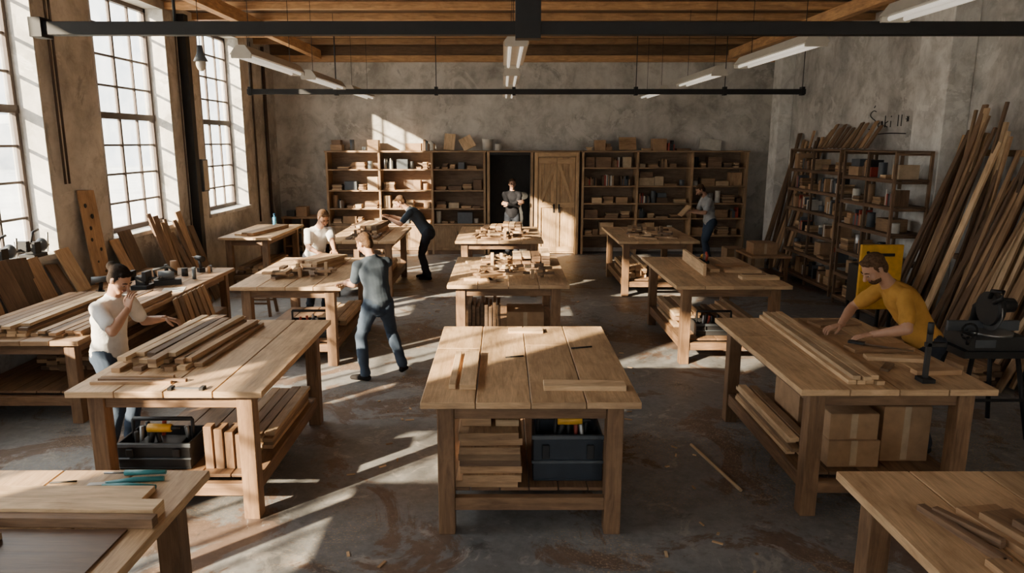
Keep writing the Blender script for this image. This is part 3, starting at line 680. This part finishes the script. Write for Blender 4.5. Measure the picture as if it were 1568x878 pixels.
b = MB('yellow_machine_guard'); b.box(4.62, 5.16, 9.15, 9.2, .45, 1.3, 'yellow'); b.box(4.66, 5.12, 9.2, 9.55, .5, 1.0, 'black')
for x in (4.66, 5.08): 
    for y in (9.2, 9.5): b.box(x, x+.04, y, y+.04, 0, .5, 'iron')
b.box(4.85, 5.05, 9.14, 9.15, 1.15, 1.19, 'black'); b.cyl((4.7, 9.13, 1.2), (4.7, 9.15, 1.2), .02, None, 'black'); b.done(.006)
b = MB('low_wooden_table'); b.box(4.55, 5.3, 13.0, 13.9, .5, .54, 'oak')
for x in (4.58, 5.2):
    for y in (13.05, 13.8): b.box(x, x+.06, y, y+.06, 0, .5, 'leg')
b.box(4.6, 5.25, 13.05, 13.85, .15, .17, 'leg'); b.done()
carton(4.65, 5.1, 13.2, 13.6, .541, .75, 'card'); carton(4.7, 5.05, 14.9, 15.3, 0, .4); carton(5.15, 5.5, 14.9, 15.4, 0, .35, 'cardl')
b = MB('mitre_saw_on_stand'); q = V((4.33, 6.25, 0))
for sx in (-1, 1):
    for sy in (-1, 1): b.tube([q+V((sx*.32, sy*.26, 0)), q+V((sx*.2, sy*.18, .74))], .02, 'iron')
for sy in (-1, 1): b.tube([q+V((-.27, sy*.23, .36)), q+V((.27, sy*.23, .36))], .014, 'iron')
b.box(q.x-.30, q.x+.30, q.y-.22, q.y+.22, .74, .80, 'iron'); b.box(q.x-.24, q.x+.24, q.y-.19, q.y+.19, .80, .93, 'black'); b.box(q.x-.2, q.x-.02, q.y-.196, q.y-.188, .83, .90, 'grey')
b.box(q.x-.32, q.x+.32, q.y+.02, q.y+.05, .93, 1.02, 'grey'); b.cyl(q+V((0,-.08,.93)), q+V((0,-.08,.955)), .17, None, 'steel', 24)
gc = q+V((.0, -.04, 1.12)); b.cyl(gc+V((-.035,0,.03)), gc+V((.035,0,.03)), .15, None, 'black', 24); b.cyl(gc+V((-.008,-.01,-.01)), gc+V((.004,-.01,-.01)), .155, None, 'steel', 30)
b.cyl(gc+V((.035,.04,.05)), gc+V((.22,.04,.05)), .075, .062, 'black', 18); b.cyl(gc+V((.22,.04,.05)), gc+V((.24,.04,.05)), .05, .04, 'grey', 18)
b.tube([q+V((.02,.18,.93)), q+V((.02,.17,1.12)), q+V((.02,.06,1.2)), q+V((.02,-.02,1.2))], [.045, .04, .035, .035], 'iron')
b.tube([gc+V((-.05,-.1,.1)), gc+V((-.05,-.2,.16)), gc+V((-.05,-.2,.22)), gc+V((-.05,-.06,.2)), gc+V((-.05,-.04,.13))], .018, 'black')
for i in range(12):
    a0, a1 = i*math.pi/6, (i+1)*math.pi/6; wc = q+V((-.27,-.2,.98)); b.tube([wc+V((.07*math.cos(a0), 0, .07*math.sin(a0))), wc+V((.07*math.cos(a1), 0, .07*math.sin(a1)))], .01, 'iron', 6)
b.tube([q+V((-.27,-.19,.86)), q+V((-.27,-.2,.93))], .015, 'iron'); b.tube([q+V((-.34,-.2,.98)), q+V((-.2,-.2,.98))], .008, 'iron'); b.done(0)
b = MB('broom_handle_stick'); b.cyl((1.64, 5.86, .014), (1.80, 5.02, .014), .013, None, 'pine', 10); b.done(0)
b = MB('floor_offcuts')
for i in range(70):
    x, y = rnd.uniform(-1.4, 1.8), rnd.uniform(3.4, 12); 
    if -.6 < x < 1.0: x = rnd.choice((-1.1, 1.3))+rnd.uniform(-.2, .2)
    a = rnd.uniform(0, 3); b.box(x, x+rnd.uniform(.015, .08), y, y+rnd.uniform(.008, .02), .0005, .008, rnd.choice(('pine', 'oak', 'pine')), a)
b.done(0)

# ------------------------------------------------------------------ people
def ik(a, t, l1, l2, pole):
    d = t-a; D = d.length; u = d/D; D2 = min(D, (l1+l2)*.998)
    t = a+u*D2; x = (l1*l1-l2*l2+D2*D2)/(2*D2); h = math.sqrt(max(0, l1*l1-x*x))
    p = V(pole); p = p-u*p.dot(u); p = p.normalized() if p.length > 1e-4 else perp(u)
    return a+u*x+p*h, t
def person(name, pelvis, neck, face, head, look, lw, rw, lf, rf, shirt, pants, hair, S=1.0, sface=None, lpole=None, rpole=None,
           ldir=None, rdir=None, lfd=None, rfd=None, bun=False, beard=False, vox=.009, curl=.45, lpn=None, rpn=None, long_sleeve=False, rheel=0.0, lheel=0.0):
    pr = []
    def T(pts, rad, lab, side=None, n=14): pr.append((*tube_geo(pts, [((r[0]*S, r[1]*S) if isinstance(r, tuple) else r*S) for r in rad], side, n), lab))
    def E(c, r, lab, fr=None): pr.append((*ell_geo(c, tuple(x*S for x in r), fr), lab))
    pelvis, neck, head = V(pelvis), V(neck), V(head); f = V((*face, 0)).normalized(); L = Z.cross(f)
    fs = V((*sface, 0)).normalized() if sface else f; Ls = Z.cross(fs)
    up = (neck-pelvis); TL = up.length; up.normalize()
    Fw = (Ls.cross(up)).normalized()
    back = -Fw
    def sp(t, o=0): return pelvis+up*(TL*t)+back*(o*S)
    T([sp(-.12), sp(.02), sp(.12)], [(.13, .10), (.150, .110), (.140, .104)], pants, L)
    E(pelvis-L*.065*S-f*.038*S-up*.03*S, (.08, .08, .095), pants); E(pelvis+L*.065*S-f*.038*S-up*.03*S, (.08, .08, .095), pants)
    T([sp(.04), sp(.14), sp(.24, .005), sp(.4, .015), sp(.6, .022), sp(.78, .018), sp(.90, .008), sp(.98, 0)], [(.168, .134), (.162, .124), (.153, .116), (.150, .112), (.168, .118), (.178, .118), (.15, .095), (.075, .068)], shirt, Ls, 24)
    hd = V(look).normalized(); hl = Z.cross(hd); hl = hl.normalized(); hu = hd.cross(hl)
    fr = (hl, hd, hu)
    T([neck-up*.03*S, neck.lerp(head-hu*.06*S-hd*.02*S, .6), head-hu*.04*S-hd*.015*S], [.062, .054, .055], 'skin')
    def H(a, c, d): return head+hl*(a*S)+hd*(c*S)+hu*(d*S)
    E(H(0, -.008, .03), (.074, .092, .088), 'skin', fr)
    T([H(0, .02, .0), H(0, .034, -.055), H(0, .045, -.09)], [(.064, .066), (.052, .05), (.028, .03)], 'skin', hl)
    T([H(-.03, .076, .022), H(.03, .076, .022)], [.013, .013], 'skin')
    T([H(0, .088, .014), H(0, .106, -.012), H(0, .114, -.026)], [.010, .014, .017], 'skin')
    for s_ in (-1, 1): E(H(s_*.076, -.004, -.002), (.012, .02, .032), 'skin', fr); E(H(s_*.04, .062, -.025), (.026, .024, .026), 'skin', fr)
    E(H(0, -.026, .050), (.083, .090, .082), hair, fr); E(H(0, -.052, .0), (.073, .056, .085), hair, fr)
    T([H(-.045, .040, .088), H(.0, .052, .092), H(.045, .040, .088)], [.020, .020, .020], hair)
    for s_ in (-1, 1): T([H(s_*.070, .020, .045), H(s_*.072, .010, .005)], [(.012), (.008)], hair)
    if bun: E(H(0, -.12, .06), (.045, .045, .045), hair, fr)
    if beard: E(H(0, .040, -.072), (.052, .053, .040), hair, fr)
    extra = []
    shc = neck-up*.055*S
    for sd, w, pole, dr, pn in ((1, lw, lpole, ldir, lpn), (-1, rw, rpole, rdir, rpn)):
        sh = shc+Ls*(sd*.168*S)-up*.012*S; w = V(w)
        pole = V(pole) if pole is not None else (-fs*.5+Ls*sd*.5-Z*.7)
        el, w = ik(sh, w, .285*S, .255*S, pole)
        T([neck-up*.03*S+Ls*sd*.04*S, shc+Ls*(sd*.10*S)+up*.002*S, sh], [.053, .055, .060], shirt)
        cut = .98 if long_sleeve else .70
        T([sh, sh.lerp(el, .3), sh.lerp(el, cut-.1), sh.lerp(el, cut)], [.064, .062, .059 if not long_sleeve else .047, .062 if not long_sleeve else .047], shirt)
        T([sh.lerp(el, .3), sh.lerp(el, .6), el], [.047, .045, .040], 'skin')
        T([el, el.lerp(w, .3), el.lerp(w, .7), w], [.041, .043, .034, .028], shirt if long_sleeve else 'skin')
        d = V(dr).normalized() if dr is not None else (w-el).normalized()
        n_ = V(pn) if pn is not None else V((0, 0, -1)); n_ = n_-d*n_.dot(d); n_ = n_.normalized() if n_.length > .05 else (-Ls*sd)
        sv = d.cross(n_).normalized()
        if sv.dot(-Ls*sd) < 0: sv = -sv
        extra.append((tube_geo([w-d*.02*S, w+d*.03*S, w+d*.082*S], [(.027*S, .02*S), (.037*S, .016*S), (.041*S, .012*S)], sv, 12), 'skin'))
        for k, lf_ in enumerate((.92, 1.0, .94, .75)):
            off = (1.5-k)*.0205*S; bpt = w+d*.08*S+sv*off; pts = [bpt]; a = curl*.4
            spread = sv*(1.5-k)*.05
            for seg in (.044, .027, .021):
                dd = (d+spread)*math.cos(a)+n_*math.sin(a); pts.append(pts[-1]+dd.normalized()*seg*lf_*S); a += curl
            extra.append((tube_geo(pts, [.0098*S, .0092*S, .0085*S, .0072*S], sv, 8), 'skin'))
        tb = w+d*.025*S+sv*.028*S; t1 = tb+(d*.6+sv*.7+n_*.25).normalized()*.042*S; t2 = t1+(d*.85+sv*.25+n_*.45).normalized()*.03*S; t3 = t2+(d*.9+n_*.5).normalized()*.02*S
        extra.append((tube_geo([tb, t1, t2, t3], [.015*S, .0125*S, .0105*S, .0085*S], None, 8), 'skin'))
    for sd, ft, fd, hl_ in ((1, lf, lfd, lheel), (-1, rf, rfd, rheel)):
        hip = pelvis+L*(sd*.088*S)-Z*.01; fd = V((*fd, 0)).normalized() if fd else f
        an = V((ft[0], ft[1], .085*S+hl_)); kn, an = ik(hip, an, .435*S, .425*S, (fd+f*1.5))
        T([hip+Z*.02, hip.lerp(kn, .35), kn.lerp(hip, .12), kn], [.096, .088, .068, .064], pants)
        T([kn, kn.lerp(an, .35), kn.lerp(an, .8), an+Z*.02*S], [.064, .066, .058, .060], pants)
        heel = an-Z*.045*S-fd*.035*S; toe = V((an.x, an.y, .035*S))+fd*.165*S
        base = len(pr)
        T([heel, heel.lerp(toe, .5)+Z*.006, toe], [(.036, .038), (.043, .038), (.036, .028)], 'shoe', Z.cross(fd))
        T([an+Z*.02*S, an-Z*.03*S], [.045, .045], 'shoe')
        for q in range(base, len(pr)):
            for v in pr[q][0]:
                if v.z < .002: v.z = .002
    vs = []; fc = []; lab = []
    for pv, pf, l in pr:
        b0 = len(vs); vs += pv
        for q in pf: fc.append(tuple(b0+i for i in q)); lab.append(l)
    me = bpy.data.meshes.new('tmp'); me.from_pydata([tuple(v) for v in vs], [], fc)
    bm = bmesh.new(); bm.from_mesh(me); bmesh.ops.recalc_face_normals(bm, faces=bm.faces); bm.to_mesh(me); bm.free()
    ob = bpy.data.objects.new('tmp', me); bpy.context.scene.collection.objects.link(ob)
    md = ob.modifiers.new('r', 'REMESH'); md.mode = 'VOXEL'; md.voxel_size = vox; md.adaptivity = 0
    sm = ob.modifiers.new('s', 'SMOOTH'); sm.iterations = 9 if vox < .007 else 4; sm.factor = .5
    dg = bpy.context.evaluated_depsgraph_get(); out = bpy.data.meshes.new_from_object(ob.evaluated_get(dg))
    bv = BVHTree.FromPolygons(vs, fc)
    labs = ['skin', shirt, pants, hair, 'shoe', 'lip', 'eye', 'eyew']
    V0 = [v.co.copy() for v in out.vertices]; F0 = [tuple(p.vertices) for p in out.polygons]; ML = []
    soft = [0]*len(V0)
    for p in F0:
        c = sum((V0[i] for i in p), V())/len(p); r_ = bv.find_nearest(c); l = lab[r_[2]] if r_[2] is not None else 'skin'
        ML.append(labs.index(l))
        if l == shirt or l == pants:
            for i in p: soft[i] += 1
    nrm = [v.normal.copy() for v in out.vertices]
    for i, v in enumerate(V0):
        if soft[i]:
            a_ = noise.noise(V((v.x*5+v.z*4, v.y*5-v.z*4, v.z*6))); fold = 1-math.sqrt(a_*a_+.004)*2.6
            q = max(-.4, fold)*.010; V0[i] = v+nrm[i]*q*S*min(1, soft[i]/4)
    ex = [(g, l) for g, l in extra]
    for s_ in (-1, 1):
        ex.append((ell_geo(H(s_*.031, .080, .003), (.014*S, .008*S, .007*S), fr, 10, 6), 'eyew')); ex.append((ell_geo(H(s_*.031, .086, .002), (.0065*S, .005*S, .0065*S), fr, 8, 6), 'eye'))
        ex.append((tube_geo([H(s_*.016, .090, .011), H(s_*.032, .088, .0135), H(s_*.047, .078, .009)], [.0045*S, .006*S, .0045*S], None, 6), 'skin'))
        ex.append((tube_geo([H(s_*.014, .092, .027), H(s_*.032, .089, .031), H(s_*.050, .078, .026)], [.004*S, .005*S, .003*S], None, 6), hair))
    ex.append((ell_geo(H(0, .084, -.048), (.024*S, .009*S, .005*S), fr, 10, 6), 'lip')); ex.append((ell_geo(H(0, .082, -.057), (.02*S, .010*S, .006*S), fr, 10, 6), 'lip'))
    for (gv, gf), l in ex:
        b0 = len(V0); V0 += gv
        for q in gf: F0.append(tuple(b0+i for i in q)); ML.append(labs.index(l))
    base = V((pelvis.x, pelvis.y, 0))
    fin = bpy.data.meshes.new(name); fin.from_pydata([tuple(v-base) for v in V0], [], F0)
    for l in labs: fin.materials.append(M[l])
    fin.polygons.foreach_set('material_index', ML); fin.polygons.foreach_set('use_smooth', [True]*len(F0)); fin.update()
    bpy.data.objects.remove(ob)
    o = bpy.data.objects.new(name, fin); bpy.context.scene.collection.objects.link(o); o.location = base
    return o

person('woman_in_white_tshirt', (-3.27, 5.74, .88), (-3.16, 5.70, 1.36), (1, .0), (-3.08, 5.67, 1.51), (.8, -.25, -.55),
       (-2.87, 5.93, 1.13), (-3.0, 5.60, 1.29), (-3.24, 5.88), (-3.30, 5.62), 'c_white', 'jeans', 'hair_dark', .95, (1, -.25),
       None, (.3, -.8, -.7), (.8, .1, -.2), (.2, .1, 1), bun=True, vox=.0065, rpn=(.3, .8, 0), curl=.55)
person('man_in_slate_shirt', (-1.37, 7.70, .865), (-1.43, 7.74, 1.355), (-.6, .8), (-1.51, 7.78, 1.505), (-.75, .4, -.45),
       (-1.79, 7.95, 1.035), (-1.72, 8.08, 1.045), (-1.52, 7.60), (-1.14, 7.82), 'c_navy', 'jeans', 'hair_brown', .95, (-.5, .87),
       (.2, -.2, -1), None, (-.6, .6, -.15), (-.8, .3, -.15), (-.95, .2), (.1, .9), vox=.0065, rheel=.035)
person('man_in_white_tshirt', (-2.84, 10.72, .90), (-2.70, 10.53, 1.36), (.55, -.83), (-2.61, 10.43, 1.51), (.5, -.6, -.6),
       (-2.40, 10.16, 1.06), (-2.64, 10.1, 1.06), (-2.74, 10.82), (-2.94, 10.65), 'c_white', 'pants', 'hair_brown', .97)
person('man_in_navy_workwear', (-1.43, 13.6, .92), (-1.78, 13.6, 1.35), (-1, 0), (-1.93, 13.59, 1.48), (-.8, -.1, -.6),
       (-2.12, 13.42, 1.19), (-2.16, 13.8, 1.2), (-1.42, 13.5), (-1.5, 13.75), 'c_navy', 'pants', 'hair_brown', 1.0)
person('man_with_crossed_arms', (.22, 16.72, .93), (.22, 16.74, 1.47), (0, -1), (.22, 16.71, 1.64), (.1, -1, -.05),
       (.13, 16.50, 1.20), (.33, 16.51, 1.24), (.32, 16.68), (.12, 16.68), 'c_black', 'pants', 'hair_brown', 1.0, None,
       (.6, .1, -.8), (-.6, .1, -.8), (-1, .0, .15), (1, 0, .1), long_sleeve=True, lpn=(0, 1, 0), rpn=(0, 1, 0))
person('man_in_grey_tshirt', (4.45, 15.4, .93), (4.33, 15.4, 1.45), (-1, -.1), (4.20, 15.38, 1.59), (-.8, -.1, -.55),
       (4.02, 15.22, 1.14), (4.02, 15.48, 1.14), (4.42, 15.3), (4.5, 15.52), 'c_grey', 'jeans', 'hair_brown', 1.0, None, beard=True)
b = MB('held_board'); b.beam((3.78, 15.35, 1.05), (3.97, 15.35, 1.26), .34, .02, 'pine', (0, 1, 0)); b.done()
person('man_in_mustard_tshirt', (3.56, 5.85, .95), (3.21, 5.84, 1.43), (-1, 0), (3.05, 5.81, 1.575), (-.78, -.12, -.62),
       (3.01, 5.66, 1.06), (2.90, 5.98, 1.06), (3.56, 5.70), (3.64, 6.04), 'c_must', 'pants', 'hair_brown', 1.03, None,
       (.5, -.8, -.1), (.3, .9, .1), (-.9, .2, -.2), (-.95, -.15, -.2), vox=.0065, beard=True)

# ------------------------------------------------------------------ light
w = bpy.data.worlds.new('hazy_sky'); bpy.context.scene.world = w; w.use_nodes = True; nt = w.node_tree
bg = nt.nodes['Background']; tc = nd(nt, 'ShaderNodeTexCoord'); sx = nd(nt, 'ShaderNodeSeparateXYZ'); nt.links.new(tc.outputs['Generated'], sx.inputs[0])
mr = nd(nt, 'ShaderNodeMapRange'); mr.inputs[1].default_value = -1; nt.links.new(sx.outputs[2], mr.inputs[0])
nt.links.new(ramp(nt, mr.outputs[0], [(.45, (.28,.28,.28)), (.52, (.20,.215,.225)), (.60, (.25,.265,.28)), (.70, (.55,.56,.58)), (.82, (1.0,.98,.95))]), bg.inputs[0])
bg.inputs[1].default_value = 14.5
sun = bpy.data.lights.new('sun', 'SUN'); sun.energy = 52; sun.color = (1, .77, .52); sun.angle = math.radians(.9)
so = bpy.data.objects.new('sun', sun); bpy.context.scene.collection.objects.link(so)
d = V((.72, .69, -.37)).normalized(); so.rotation_euler = d.to_track_quat('-Z', 'Y').to_euler(); so.location = (-12, 0, 8)
def portal(loc, rot, a, c):
    al = bpy.data.lights.new('window_portal', 'AREA'); al.shape = 'RECTANGLE'; al.size = a; al.size_y = c
    al.cycles.is_portal = True
    ao = bpy.data.objects.new('window_portal', al); bpy.context.scene.collection.objects.link(ao); ao.location = loc; ao.rotation_euler = rot
for (a, c) in wins: portal((XL-.36, (a+c)/2, (SILL+WTOP)/2), (0, -H90, 0), WTOP-SILL, c-a)
for (a, c) in fill_wins: portal(((a+c)/2, YF-.26, (SILL+4.0)/2), (H90, 0, 0), c-a, 4.0-SILL)

cam = bpy.data.cameras.new('camera'); cam.sensor_width = 36; cam.lens = 1100/1568*36; cam.shift_x = .009; cam.clip_end = 200
co = bpy.data.objects.new('camera', cam); bpy.context.scene.collection.objects.link(co)
co.location = (0, 0, 2.6); co.rotation_euler = (math.radians(90-11.4), 0, 0); bpy.context.scene.camera = co
